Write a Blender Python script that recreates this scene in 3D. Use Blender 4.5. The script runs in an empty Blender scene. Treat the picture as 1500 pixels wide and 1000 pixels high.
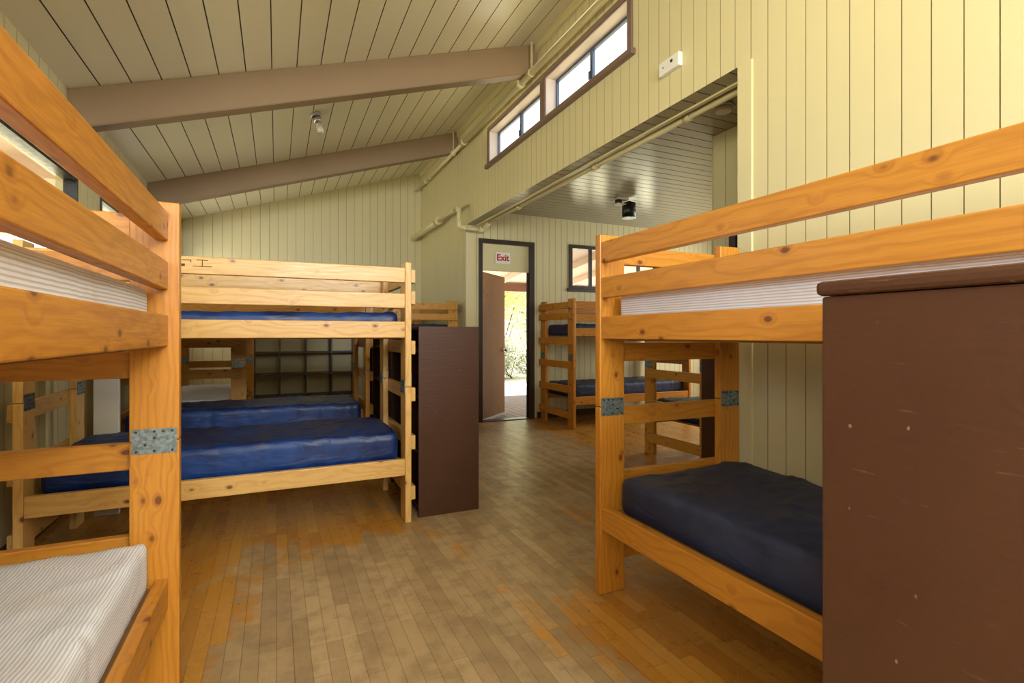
import bpy, bmesh, math, random
from mathutils import Vector, Matrix, noise
random.seed(7)
SC = bpy.context.scene
COL = SC.collection
R = math.radians

# ---------------------------------------------------------------- camera
cam_d = bpy.data.cameras.new('camera'); cam = bpy.data.objects.new('camera', cam_d); COL.objects.link(cam)
cam.location = (0, 0, 1.22); cam.rotation_euler = (R(90), 0, R(-24.6))
cam_d.sensor_width = 36; cam_d.lens = 36*754/1500; cam_d.shift_y = -10/1500; cam_d.clip_start = 0.02
SC.camera = cam

# ---------------------------------------------------------------- light
SC.view_settings.view_transform = 'Standard'
try: SC.view_settings.look = 'None'
except Exception: pass
SC.view_settings.gamma = 1; SC.view_settings.use_curve_mapping = False
SC.view_settings.exposure = 0.62
w = bpy.data.worlds.new('sky'); SC.world = w; w.use_nodes = True
bg = w.node_tree.nodes['Background']; bg.inputs[0].default_value = (0.86, 0.93, 1, 1); bg.inputs[1].default_value = 1.7
sun_d = bpy.data.lights.new('sun', 'SUN'); sun = bpy.data.objects.new('sun', sun_d); COL.objects.link(sun)
sun_d.energy = 20; sun_d.angle = R(1); sun_d.color = (1, .95, .86); sun.rotation_euler = (R(-36), 0, 0)   # shines from beyond the porch
def area(name, loc, rot, sx, sy, e, c=(.90, .96, 1)):
    d = bpy.data.lights.new(name, 'AREA'); o = bpy.data.objects.new(name, d); COL.objects.link(o)
    d.shape = 'RECTANGLE'; d.size = sx; d.size_y = sy; d.energy = e; d.color = c
    o.location = loc; o.rotation_euler = rot
    return o
# fill lamps added to brighten hall and annex; no such sources are seen
area('fill_light_back', (0.9, -3.42, 2.72), (R(98), 0, 0), 2.3, 1.0, 185)  # main fill, added at the assumed back opening and tilted up
area('fill_light_left', (-1.30, -1.5, 1.85), (R(108), 0, R(-90)), 2.0, 1.0, 70)  # added fill just inside an assumed left window, tilted up
area('fill_light_far_left', (-1.30, 8.25, 1.85), (R(90), 0, R(-90)), 1.2, .95, 9)  # added fill at the hidden last left window
area('fill_light_right_high', (2.34, -1.5, 3.48), (R(90), 0, R(90)), 2.4, .4, 30)  # added fill high on the right; the wall has no window here
area('fill_light_annex', (7.1, 5.0, 1.7), (R(90), 0, R(90)), 1.8, 1.2, 65)  # added fill inside the annex; its right wall has no window

# ---------------------------------------------------------------- node helpers
def lin(c):
    return tuple(((v/255)/12.92 if v/255 <= .04045 else ((v/255+.055)/1.055)**2.4) for v in c)+(1,)
class NT:
    def __init__(s, name, rough=.5, spec=.5):
        s.m = bpy.data.materials.new(name); s.m.use_nodes = True
        s.t = s.m.node_tree; s.b = s.t.nodes['Principled BSDF']
        s.b.inputs['Roughness'].default_value = rough
        s.b.inputs['Specular IOR Level'].default_value = spec
    def n(s, typ, **kw):
        nd = s.t.nodes.new(typ)
        for k, v in kw.items(): setattr(nd, k, v)
        return nd
    def set(s, sock, v):
        if hasattr(v, 'is_linked') or isinstance(v, bpy.types.NodeSocket): s.t.links.new(v, sock)
        else: sock.default_value = v
    def math(s, op, a, b=0.0, c=0.0):
        nd = s.n('ShaderNodeMath', operation=op)
        s.set(nd.inputs[0], a); s.set(nd.inputs[1], b); s.set(nd.inputs[2], c)
        return nd.outputs[0]
    def vmath(s, op, a, b=(0, 0, 0)):
        nd = s.n('ShaderNodeVectorMath', operation=op)
        s.set(nd.inputs[0], a); s.set(nd.inputs[1], b)
        return nd.outputs[0]
    def noise(s, vec, scale=5, detail=3, rough=.5, out='Fac', dist=0):
        nd = s.n('ShaderNodeTexNoise'); s.set(nd.inputs['Vector'], vec)
        nd.inputs['Scale'].default_value = scale; nd.inputs['Detail'].default_value = detail
        nd.inputs['Roughness'].default_value = rough; nd.inputs['Distortion'].default_value = dist
        return nd.outputs[out]
    def ramp(s, fac, stops):
        nd = s.n('ShaderNodeValToRGB'); s.set(nd.inputs[0], fac)
        e = nd.color_ramp.elements
        while len(e) < len(stops): e.new(.5)
        for i, (p, c) in enumerate(stops):
            e[i].position = p; e[i].color = c if len(c) == 4 else tuple(c)+(1,)
        return nd.outputs[0]
    def mix(s, fac, a, b, mode='MIX'):
        nd = s.n('ShaderNodeMix', data_type='RGBA', blend_type=mode)
        s.set(nd.inputs[0], fac); s.set(nd.inputs[6], a); s.set(nd.inputs[7], b)
        return nd.outputs[2]
    def maprange(s, v, a, b, c=0, d=1, smooth=True):
        nd = s.n('ShaderNodeMapRange', interpolation_type='SMOOTHSTEP' if smooth else 'LINEAR')
        s.set(nd.inputs[0], v); nd.inputs[1].default_value = a; nd.inputs[2].default_value = b
        nd.inputs[3].default_value = c; nd.inputs[4].default_value = d
        return nd.outputs[0]
    def bump(s, h, strength=.3, dist=.01):
        nd = s.n('ShaderNodeBump'); nd.inputs['Strength'].default_value = strength
        nd.inputs['Distance'].default_value = dist
        s.set(nd.inputs['Height'], h); s.t.links.new(nd.outputs[0], s.b.inputs['Normal'])
    def color(s, c): s.set(s.b.inputs['Base Color'], c)
    def objc(s):
        return s.n('ShaderNodeTexCoord').outputs['Object']
    def gr(s):
        a = s.n('ShaderNodeAttribute', attribute_name='gr').outputs['Vector']
        r = s.n('ShaderNodeObjectInfo').outputs['Random']
        cx = s.n('ShaderNodeCombineXYZ'); s.set(cx.inputs[0], s.math('MULTIPLY', r, 13.0))
        s.set(cx.inputs[1], s.math('MULTIPLY', r, 3.7)); s.set(cx.inputs[2], s.math('MULTIPLY', r, 5.3))
        return s.vmath('ADD', a, cx.outputs[0])

def mat_pine(name, base, light, dark, rough=.33):
    s = NT(name, rough)
    P = s.gr()
    st = s.vmath('MULTIPLY', P, (1.0, 6, 6))
    warp = s.noise(s.vmath('MULTIPLY', P, (2.2, 7, 7)), 1.0, 2, .5)
    # knots
    vo = s.n('ShaderNodeTexVoronoi', feature='F1'); s.set(vo.inputs['Vector'], s.vmath('MULTIPLY', P, (7.5, 11.5, 11.5)))
    vo.inputs['Scale'].default_value = 1.0; vo.inputs['Randomness'].default_value = 1.0
    kd = vo.outputs['Distance']
    near = s.maprange(kd, .0, .38, 1, 0)
    sx = s.n('ShaderNodeSeparateXYZ'); s.set(sx.inputs[0], P)
    rad = s.math('ADD', sx.outputs[1], s.math('MULTIPLY', sx.outputs[2], .6))
    ph = s.math('ADD', s.math('MULTIPLY', rad, 260.0), s.math('ADD', s.math('MULTIPLY', warp, 34.0), s.math('MULTIPLY', near, 9.0)))
    ring = s.math('MULTIPLY_ADD', s.math('SINE', ph), .5, .5)
    ring = s.math('POWER', ring, 2.5)
    fine = s.noise(s.vmath('MULTIPLY', P, (7, 190, 190)), 1.0, 3, .6)
    big = s.noise(s.vmath('MULTIPLY', P, (1.6, 5, 5)), 1.0, 2, .5)
    c = s.mix(big, base, light)
    c = s.mix(s.math('MULTIPLY', ring, .30), c, dark)
    c = s.mix(s.math('MULTIPLY', s.maprange(fine, .35, .75), .22), c, dark)
    kmask = s.maprange(kd, .07, .15, 1, 0)
    c = s.mix(s.math('MULTIPLY', s.maprange(kd, .12, .26, 1, 0), .35), c, dark)
    c = s.mix(s.math('MULTIPLY', kmask, .85), c, lin((92, 44, 18)))
    ng = s.noise(P, 14, 3, .6)
    c = s.mix(s.math('MULTIPLY', s.maprange(ng, .62, .8), .25), c, lin((120, 70, 30)))
    s.color(c)
    s.set(s.b.inputs['Roughness'], s.maprange(fine, .2, .8, rough-.05, rough+.12))
    s.bump(fine, .12, .002)
    return s.m

def mat_paint(name, col, rough=.45, var=.05, grime=None, scale=3.0, bump=.1, spec=.5):
    s = NT(name, rough, spec)
    P = s.objc()
    n1 = s.noise(P, scale, 4, .6); n2 = s.noise(s.vmath('MULTIPLY', P, (30, 30, 4)), 1.0, 3, .6)
    dk = tuple(v*(1-var*3) for v in lin(col)[:3])+(1,)
    lt = tuple(min(1, v*(1+var*2)) for v in lin(col)[:3])+(1,)
    c = s.mix(n1, dk, lt)
    if grime:
        g = s.noise(P, scale*2.7, 5, .7)
        c = s.mix(s.math('MULTIPLY', s.maprange(g, .58, .75), .35), c, lin(grime))
    s.color(c); s.bump(s.math('ADD', n2, s.noise(P, 60, 2)), bump, .003)
    return s.m

def mat_brown(name, col):
    s = NT(name, .46, .3)
    P = s.objc()
    n1 = s.noise(P, 2.5, 4, .6); n2 = s.noise(P, 70, 3, .6)
    b = lin(col)
    c = s.mix(n1, tuple(v*.8 for v in b[:3])+(1,), tuple(v*1.25 for v in b[:3])+(1,))
    # chips and rubbed scratches of lighter paint
    vo = s.n('ShaderNodeTexVoronoi', feature='F1'); s.set(vo.inputs['Vector'], s.vmath('ADD', s.vmath('MULTIPLY', P, (17, 17, 11)), (3.3, 1.7, .4)))
    vo.inputs['Scale'].default_value = 1
    jag = s.math('MULTIPLY', s.noise(P, 70, 4, .7), .22)
    chip = s.maprange(s.math('SUBTRACT', vo.outputs['Distance'], jag), -.085, -.06, 1, 0)
    sc_ = s.noise(s.vmath('MULTIPLY', P, (6, 6, 60)), 1.0, 4, .7)
    scr = s.math('MULTIPLY', s.maprange(sc_, .64, .76), .45)
    c = s.mix(scr, c, lin((140, 112, 95)))
    c = s.mix(s.math('MULTIPLY', chip, .8), c, lin((150, 118, 96)))
    s.color(c)
    s.set(s.b.inputs['Roughness'], s.maprange(n2, .3, .7, .36, .5))
    s.bump(s.math('ADD', n2, s.noise(s.vmath('MULTIPLY', P, (5, 5, 90)), 1.0, 2)), .25, .0025)
    return s.m

def mat_plain(name, col, rough=.5, metal=0, spec=.5):
    s = NT(name, rough, spec); s.color(lin(col)); s.b.inputs['Metallic'].default_value = metal
    n = s.noise(s.objc(), 40, 2); s.set(s.b.inputs['Roughness'], s.maprange(n, .3, .7, max(.03, rough-.06), rough+.06))
    return s.m

def mat_galv():
    s = NT('galvanised_steel', .38)
    P = s.objc()
    vo = s.n('ShaderNodeTexVoronoi', feature='F1'); s.set(vo.inputs['Vector'], P); vo.inputs['Scale'].default_value = 110
    c = s.mix(s.math('MULTIPLY', vo.outputs['Color'], .8), lin((96, 112, 116)), lin((168, 182, 186)))
    s.color(c); s.b.inputs['Metallic'].default_value = .75
    s.bump(vo.outputs['Distance'], .1, .001)
    return s.m

def mat_vinyl(name, c1, c2, rough=.42):
    s = NT(name, rough, .45)
    P = s.objc()
    n1 = s.noise(P, 3.2, 4, .65); n2 = s.noise(s.vmath('MULTIPLY', P, (9, 3, 9)), 1, 4, .6, dist=.8)
    c = s.mix(s.maprange(n1, .35, .68), lin(c1), lin(c2)); s.color(c); f_ = s.noise(s.vmath('MULTIPLY', P, (5, 2, 5)), 1, 2, .5, dist=2.2)
    s.set(s.b.inputs['Roughness'], s.maprange(n1, .3, .7, rough-.05, rough+.12))
    s.bump(s.math('ADD', n2, s.math('MULTIPLY', s.math('ABSOLUTE', s.math('SUBTRACT', f_, .5)), 2.0)), .35, .012)
    return s.m

def mat_ticking(name, base, stripe, pitch=.0098):
    s = NT(name, .8, .25)
    P = s.n('ShaderNodeAttribute', attribute_name='gr').outputs['Vector']
    sx = s.n('ShaderNodeSeparateXYZ'); s.set(sx.inputs[0], P)
    wv = s.math('SINE', s.math('MULTIPLY', sx.outputs[1], 2*math.pi/pitch))
    m = s.maprange(wv, -.1, .65)
    n1 = s.noise(s.objc(), 3, 4, .6)
    c = s.mix(s.math('MULTIPLY', m, .62), lin(base), lin(stripe))
    c = s.mix(s.math('MULTIPLY', s.maprange(n1, .5, .8), .3), c, lin((196, 180, 150)))
    s.color(c)
    n2 = s.noise(s.vmath('MULTIPLY', s.objc(), (7, 3, 7)), 1, 3, .6, dist=.6)
    s.bump(s.math('ADD', s.math('MULTIPLY', n2, 1.0), s.math('MULTIPLY', wv, .015)), .5, .02)
    return s.m

def mat_floor():
    s = NT('worn_maple_strip_floor', .35)
    P = s.objc(); sx = s.n('ShaderNodeSeparateXYZ'); s.set(sx.inputs[0], P); X, Y = sx.outputs[0], sx.outputs[1]
    Wd = .06
    xr = s.math('DIVIDE', X, Wd); row = s.math('FLOOR', xr); fx = s.math('FRACT', xr)
    wn = s.n('ShaderNodeTexWhiteNoise', noise_dimensions='1D'); s.set(wn.inputs['W'], row)
    yr = s.math('DIVIDE', s.math('ADD', Y, s.math('MULTIPLY', wn.outputs['Value'], 9.0)), .62)
    idn = s.math('FLOOR', yr); fy = s.math('FRACT', yr)
    cv = s.n('ShaderNodeCombineXYZ'); s.set(cv.inputs[0], row); s.set(cv.inputs[1], idn)
    w2 = s.n('ShaderNodeTexWhiteNoise', noise_dimensions='2D'); s.set(w2.inputs['Vector'], cv.outputs[0])
    pr = w2.outputs['Value']
    ex = s.math('MINIMUM', fx, s.math('SUBTRACT', 1.0, fx)); ey = s.math('MULTIPLY', s.math('MINIMUM', fy, s.math('SUBTRACT', 1.0, fy)), .62/Wd)
    gap = s.maprange(s.math('MINIMUM', ex, ey), .008, .03, 1, 0)
    def boxd(cx, cy, hx, hy):
        return s.math('MAXIMUM', s.math('SUBTRACT', s.math('ABSOLUTE', s.math('SUBTRACT', X, cx)), hx),
                      s.math('SUBTRACT', s.math('ABSOLUTE', s.math('SUBTRACT', Y, cy)), hy))
    d = s.math('MINIMUM', boxd(.48, 1.4, .62, 1.75), s.math('MINIMUM', boxd(2.25, 4.9, .85, 1.9), boxd(1.35, 2.9, .55, .75)))
    nz = s.noise(P, 2.6, 5, .65); nf = s.noise(P, 11, 4, .7)
    dd = s.math('ADD', d, s.math('ADD', s.math('MULTIPLY', s.math('SUBTRACT', nz, .5), 1.0),
               s.math('ADD', s.math('MULTIPLY', s.math('SUBTRACT', nf, .5), .55), s.math('MULTIPLY', s.math('SUBTRACT', pr, .5), .22))))
    worn = s.maprange(dd, -.10, .14, 1, 0)
    grain = s.noise(s.vmath('MULTIPLY', P, (70, 5, 1)), 1, 3, .6)
    unw = s.mix(pr, lin((176, 120, 42)), lin((202, 148, 62)))
    unw = s.mix(s.math('MULTIPLY', grain, .35), unw, lin((142, 80, 24)))
    wr = s.mix(pr, lin((166, 140, 102)), lin((196, 170, 128)))
    wr = s.mix(s.math('MULTIPLY', s.maprange(s.noise(P, 7, 5, .7), .42, .66), .6), wr, lin((140, 116, 86)))
    wr = s.mix(s.math('MULTIPLY', grain, .25), wr, lin((134, 106, 68)))
    c = s.mix(worn, unw, wr)
    st = s.noise(P, 3.0, 3, .5)
    c = s.mix(s.math('MULTIPLY', s.maprange(st, .66, .8), .16), c, lin((90, 66, 44)))
    # long scratches
    sc1 = s.noise(s.vmath('MULTIPLY', P, (2.5, 60, 1)), 1.0, 2, .5)
    c = s.mix(s.math('MULTIPLY', s.maprange(sc1, .68, .74), .35), c, lin((210, 186, 150)))
    c = s.mix(s.math('MULTIPLY', gap, .6), c, lin((74, 50, 28)))
    s.color(c)
    s.set(s.b.inputs['Roughness'], s.math('ADD', s.maprange(nf, .3, .7, .24, .42), s.math('MULTIPLY', worn, .06)))
    s.bump(s.math('SUBTRACT', s.math('MULTIPLY', s.noise(P, 9, 2), .3), gap), .2, .002)
    return s.m

def mat_glass():
    m = bpy.data.materials.new('window_glass'); m.use_nodes = True; t = m.node_tree
    for n_ in list(t.nodes): t.nodes.remove(n_)
    o = t.nodes.new('ShaderNodeOutputMaterial'); tr = t.nodes.new('ShaderNodeBsdfTransparent'); gl = t.nodes.new('ShaderNodeBsdfGlossy')
    gl.inputs['Roughness'].default_value = .02; tr.inputs[0].default_value = (.94, .97, .96, 1)
    ge = t.nodes.new('ShaderNodeNewGeometry'); dt = t.nodes.new('ShaderNodeVectorMath'); dt.operation = 'DOT_PRODUCT'
    t.links.new(ge.outputs['Normal'], dt.inputs[0]); t.links.new(ge.outputs['Incoming'], dt.inputs[1])
    def mt(op, a, b):
        n_ = t.nodes.new('ShaderNodeMath'); n_.operation = op
        for i_, v_ in enumerate((a, b)):
            if isinstance(v_, float): n_.inputs[i_].default_value = v_
            else: t.links.new(v_, n_.inputs[i_])
        return n_.outputs[0]
    f5 = mt('POWER', mt('SUBTRACT', 1.0, mt('ABSOLUTE', dt.outputs['Value'], 0.0)), 5.0)
    fo = mt('ADD', mt('MULTIPLY', f5, .9), .04)
    mx = t.nodes.new('ShaderNodeMixShader'); t.links.new(fo, mx.inputs[0]); t.links.new(tr.outputs[0], mx.inputs[1])
    t.links.new(gl.outputs[0], mx.inputs[2]); t.links.new(mx.outputs[0], o.inputs[0])
    return m

def mat_leaf(name, a, b):
    s = NT(name, .6, .3)
    n_ = s.n('ShaderNodeTexWhiteNoise', noise_dimensions='3D')
    g = s.n('ShaderNodeNewGeometry')
    s.set(n_.inputs['Vector'], s.vmath('SNAP', g.outputs['Position'], (.12, .12, .12)))
    s.color(s.mix(n_.outputs['Value'], lin(a), lin(b)))
    return s.m

M = {}
M['pine'] = mat_pine('orange_varnished_pine', lin((196, 138, 42)), lin((208, 152, 58)), lin((152, 92, 26)))
M['pine_deep'] = mat_pine('deep_orange_varnished_pine', lin((190, 124, 34)), lin((204, 138, 46)), lin((142, 78, 20)))
M['pine_pale'] = mat_pine('pale_varnished_pine', lin((214, 168, 92)), lin((224, 182, 110)), lin((176, 120, 56)))
M['ply'] = mat_plain('plywood', (150, 112, 66), .7)
M['galv'] = mat_galv()
M['screw'] = mat_plain('dark_screw', (70, 66, 60), .4, .6)
M['wall'] = mat_paint('pale_olive_wall_paint', (208, 196, 150), .42, .02, None, 1.3)
M['wallg'] = mat_paint('dark_olive_groove', (160, 142, 92), .6, .03)  # groove faces, coloured darker than the boards
M['ceil'] = mat_paint('cream_ceiling_paint', (228, 219, 190), .28, .02, None, 1.2)
M['ceilg'] = mat_plain('ceiling_groove', (96, 82, 58), .6)
M['aceil'] = mat_paint('glossy_olive_ceiling_paint', (156, 145, 112), .25, .03, None, 1.2)
M['beam'] = mat_paint('taupe_beam_paint', (142, 116, 84), .5, .04, None, 2.0)
M['trim'] = mat_paint('taupe_trim_paint', (118, 94, 78), .4, .03)
M['dkframe'] = mat_plain('dark_brown_frame', (52, 40, 30), .4)
M['black'] = mat_plain('black_metal', (18, 18, 18), .35)
M['alu'] = mat_plain('grey_aluminium', (92, 100, 118), .35, .5)
M['reveal'] = mat_plain('pinkish_reveal_paint', (206, 188, 178), .5)
M['brown'] = mat_brown('brown_cabinet_paint', (76, 48, 31))
M['brown_dk'] = mat_brown('dark_brown_cabinet_paint', (72, 45, 28))
M['door'] = mat_pine('stained_door_veneer', lin((128, 84, 14)), lin((144, 96, 20)), lin((100, 62, 8)), .7)
M['navy'] = mat_vinyl('navy_vinyl', (8, 32, 82), (14, 60, 126))
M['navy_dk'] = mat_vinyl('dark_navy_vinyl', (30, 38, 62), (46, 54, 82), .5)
M['tick'] = mat_ticking('striped_ticking', (234, 233, 240), (172, 166, 168))
M['white'] = mat_plain('white_plastic', (226, 222, 210), .4)
M['whitep'] = mat_plain('white_paint', (214, 208, 194), .5)
M['red'] = mat_plain('red_lettering', (176, 26, 36), .5)
M['pipe'] = mat_paint('cream_pipe_paint', (206, 192, 142), .3, .02)
M['chrome'] = mat_plain('polished_metal', (200, 200, 204), .15, .9)
M['bulb'] = mat_plain('white_bulb_glass', (240, 236, 226), .2)
M['glass'] = mat_glass()
M['floor'] = mat_floor()
M['deck'] = mat_paint('grey_deck_board', (140, 132, 124), .7, .06)
M['ground'] = mat_paint('sunlit_dry_ground', (206, 196, 164), .9, .06)
M['road'] = mat_paint('pale_path', (220, 214, 204), .9, .03)
M['porch'] = mat_paint('pale_porch_paint', (206, 178, 164), .6, .02)
M['fascia'] = mat_paint('brown_fascia_paint', (128, 84, 62), .6, .03)
M['siding'] = mat_paint('grey_siding_paint', (120, 116, 124), .6, .03)
M['leafy'] = mat_leaf('yellow_green_leaf', (190, 200, 124), (232, 234, 172))
M['leafg'] = mat_leaf('grey_green_leaf', (140, 146, 120), (188, 190, 164))
M['bark'] = mat_plain('bark', (96, 78, 60), .9)
M['ink'] = mat_plain('dark_scrawl', (92, 58, 26), .8)

# ---------------------------------------------------------------- mesh helpers
def finish(o, label=None, cat=None, group=None, kind=None):
    if label: o['label'] = label
    if cat: o['category'] = cat
    if group: o['group'] = group
    if kind: o['kind'] = kind
    return o
def empty(name, loc=(0, 0, 0), rz=0, **k):
    o = bpy.data.objects.new(name, None); COL.objects.link(o); o.location = loc; o.rotation_euler = (0, 0, rz)
    o.empty_display_size = .1
    return finish(o, **k)
def link(name, bm, mats, parent=None, smooth=False, grain=None, **k):
    """grain = index of the axis the wood grain follows"""
    me = bpy.data.meshes.new(name)
    if grain is not None:
        off = Vector((random.uniform(0, 40), random.uniform(0, 9), random.uniform(0, 9)))
        ax = [grain]+[a for a in (0, 1, 2) if a != grain]
        lay = bm.verts.layers.float_vector.new('gr')
        for v in bm.verts: v[lay] = Vector((v.co[ax[0]], v.co[ax[1]], v.co[ax[2]]))+off
    bm.normal_update(); bm.to_mesh(me); bm.free()
    for m_ in (mats if isinstance(mats, (list, tuple)) else [mats]): me.materials.append(m_)
    if smooth:
        for p in me.polygons: p.use_smooth = True
    o = bpy.data.objects.new(name, me); COL.objects.link(o)
    if parent: o.parent = parent
    return finish(o, **k)
def abox(bm, a, b, bev=0, mi=0, seg=2):
    a, b = [min(a[i], b[i]) for i in range(3)], [max(a[i], b[i]) for i in range(3)]
    vs = [bm.verts.new((x, y, z)) for z in (a[2], b[2]) for y in (a[1], b[1]) for x in (a[0], b[0])]
    fs = [bm.faces.new([vs[i] for i in f]) for f in ((0, 2, 3, 1), (4, 5, 7, 6), (0, 1, 5, 4), (2, 6, 7, 3), (0, 4, 6, 2), (1, 3, 7, 5))]
    for f in fs: f.material_index = mi
    if bev:
        es = {e for f in fs for e in f.edges}
        r_ = bmesh.ops.bevel(bm, geom=list(es), offset=bev, segments=seg, profile=.5, affect='EDGES', clamp_overlap=True)
        for f in r_['faces']: f.material_index = mi
    return vs
def obox(bm, c, ax, half, mi=0):
    """oriented box: centre, three unit axes, half sizes"""
    c = Vector(c); vs = []
    for k in (-1, 1):
        for j in (-1, 1):
            for i in (-1, 1): vs.append(bm.verts.new(c+ax[0]*half[0]*i+ax[1]*half[1]*j+ax[2]*half[2]*k))
    for f in ((0, 2, 3, 1), (4, 5, 7, 6), (0, 1, 5, 4), (2, 6, 7, 3), (0, 4, 6, 2), (1, 3, 7, 5)):
        bm.faces.new([vs[i] for i in f]).material_index = mi
def acyl(bm, p, q, r, n=16, mi=0, r2=None, cap=True):
    p, q = Vector(p), Vector(q); d = (q-p).normalized()
    u = d.orthogonal().normalized(); v = d.cross(u); r2 = r if r2 is None else r2
    A = [bm.verts.new(p+(u*math.cos(t)+v*math.sin(t))*r) for t in [2*math.pi*i/n for i in range(n)]]
    B = [bm.verts.new(q+(u*math.cos(t)+v*math.sin(t))*r2) for t in [2*math.pi*i/n for i in range(n)]]
    for i in range(n):
        f = bm.faces.new((A[i], A[(i+1) % n], B[(i+1) % n], B[i])); f.material_index = mi; f.smooth = True
    if cap:
        bm.faces.new(A[::-1]).material_index = mi; bm.faces.new(B).material_index = mi
def box(name, a, b, m, parent=None, bev=.003, grain=None, **k):
    bm = bmesh.new(); abox(bm, a, b, bev); return link(name, bm, m, parent, grain=grain, **k)
def tube(name, pts, r, m, parent=None, n=14, **k):
    """smooth swept pipe through points"""
    bm = bmesh.new(); pts = [Vector(p) for p in pts]; rings = []
    prev = None
    for i, p in enumerate(pts):
        d = ((pts[min(i+1, len(pts)-1)]-pts[max(i-1, 0)])).normalized()
        if prev is None: u = d.orthogonal().normalized()
        else: u = (prev-d*prev.dot(d)).normalized()
        prev = u; v = d.cross(u)
        rings.append([bm.verts.new(p+(u*math.cos(2*math.pi*j/n)+v*math.sin(2*math.pi*j/n))*r) for j in range(n)])
    for a, b in zip(rings, rings[1:]):
        for j in range(n): bm.faces.new((a[j], a[(j+1) % n], b[(j+1) % n], b[j]))
    bm.faces.new(rings[0][::-1]); bm.faces.new(rings[-1])
    return link(name, bm, m, parent, smooth=True, **k)

def grooved(bm, O, A, B, N, a0, a1, b0, b1, pitch, off=0.0, gw=.0045, gd=.007):
    """boarded surface: boards run along B, grooves repeat along A; b0/b1 may be functions of a"""
    O, A, B, N = Vector(O), Vector(A), Vector(B), Vector(N)
    f0 = b0 if callable(b0) else (lambda a: b0); f1 = b1 if callable(b1) else (lambda a: b1)
    pr = [(a0, 0.0)]
    k = math.ceil((a0-off)/pitch)
    while off+k*pitch < a1:
        c = off+k*pitch
        if c-gw > a0 and c+gw < a1: pr += [(c-gw/2, 0), (c-gw/3, -gd), (c+gw/3, -gd), (c+gw/2, 0)]
        k += 1
    pr.append((a1, 0.0))
    prev = None
    flip = A.cross(B).dot(N) < 0
    for i, (a, d) in enumerate(pr):
        v0 = bm.verts.new(O+A*a+B*f0(a)+N*d); v1 = bm.verts.new(O+A*a+B*f1(a)+N*d)
        if prev:
            q = (prev[0], v0, v1, prev[1])
            f = bm.faces.new(q[::-1] if flip else q); f.material_index = 1 if (d < 0 or prev[2] < 0) else 0
        prev = (v0, v1, d)

def structure(name, bm, mats, parent=None, **k):
    return link(name, bm, mats, parent, **({'kind': 'structure'} if parent is None else {}), **k)

# ---------------------------------------------------------------- dimensions
XL, XW, YB, YF = -1.33, 2.37, -3.5, 9.1          # left wall, clerestory wall, back, far wall
YA, YO = 6.70, 2.10                              # annex far wall / near end of the opening
HD = 2.73                                        # underside of header
AC = 2.95                                        # annex ceiling
XR = 7.3
SL = .319
def cz(x): return 2.94+SL*(x-XL)

# ---------------------------------------------------------------- floor
# two slabs, leaving the corner outside the exterior door free
bm = bmesh.new(); abox(bm, (XL-.15, YB-.15, -.12), (XW+.12, YF+.15, 0)); abox(bm, (XW+.12, YB-.15, -.12), (XR+.15, YA+.10, 0))
structure('floor', bm, M['floor'])

# ---------------------------------------------------------------- ceilings
bm = bmesh.new(); L_ = math.hypot(1, SL); Ax = Vector((1/L_, 0, SL/L_)); Nn = Vector((SL/L_, 0, -1/L_))
grooved(bm, (XL, 0, cz(XL)), Ax, (0, 1, 0), Nn, 0, (XW-XL)*L_, YB, YF, .1945, .0, .008, .008)
sw = [(XL-.15, cz(XL-.15)+.03), (XW+.1, cz(XW+.1)+.03)]
v = [bm.verts.new((x, y, z+dz)) for dz in (0, .12) for (x, z) in sw for y in (YB-.1, YF+.1)]
for f in ((0, 1, 3, 2), (4, 6, 7, 5), (0, 4, 5, 1), (2, 3, 7, 6), (0, 2, 6, 4), (1, 5, 7, 3)): bm.faces.new([v[i] for i in f])
structure('ceiling', bm, [M['ceil'], M['ceilg']])
bm = bmesh.new(); grooved(bm, (0, 0, AC), (0, 1, 0), (1, 0, 0), (0, 0, -1), YB+5.0, YA, XW+.14, XR, .128, .0, .009, .008)
abox(bm, (XW+.14, 1.4, AC+.02), (XR+.1, YA+.1, AC+.12))
structure('ceiling_annex', bm, [M['aceil'], M['ceilg']])
# boarded underside of the header
bm = bmesh.new(); grooved(bm, (0, 0, HD), (0, 1, 0), (1, 0, 0), (0, 0, -1), YO, YA, XW, XW+.13, .128, .0, .009, .006)
structure('trim_2', bm, [M['aceil'], M['ceilg']])
bm = bmesh.new(); abox(bm, (XW+.13, YO, HD-.012), (XW+.16, YA, HD+.02), .002); abox(bm, (XW+.135, YO, HD+.02), (XW+.15, YA, AC))
structure('trim_3', bm, M['pipe'])

# ---------------------------------------------------------------- walls
P_ = .107; PO = .098
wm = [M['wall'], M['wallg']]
CW = [(3.10, 4.38), (4.47, 5.82)]; CZ = (3.30, 3.70)
def wallW(bm, y0, y1, z0, z1): grooved(bm, (XW, 0, 0), (0, 1, 0), (0, 0, 1), (-1, 0, 0), y0, y1, z0, z1, P_, PO)
top = cz(XW)
bm = bmesh.new(); wallW(bm, YB, YO, 0, top)
abox(bm, (XW+.012, YB-.1, 0), (XW+.11, YO, top+.1), 0)
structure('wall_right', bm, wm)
bm = bmesh.new()
wallW(bm, YO, 3.10, HD, top); wallW(bm, 3.10, 5.82, HD, CZ[0]); wallW(bm, 3.10, 5.82, CZ[1], top); wallW(bm, 4.38, 4.47, CZ[0], CZ[1]); wallW(bm, 5.82, YA, HD, top)
for a, b, c, d in ((YO, 3.10, HD, top+.1), (3.10, 5.82, HD, CZ[0]), (3.10, 5.82, CZ[1], top+.1), (4.38, 4.47, CZ[0], CZ[1]), (5.82, YA, HD, top+.1)):
    abox(bm, (XW+.012, a, c+.008), (XW+.13, b, d))
structure('wall_clerestory', bm, wm)
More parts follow.
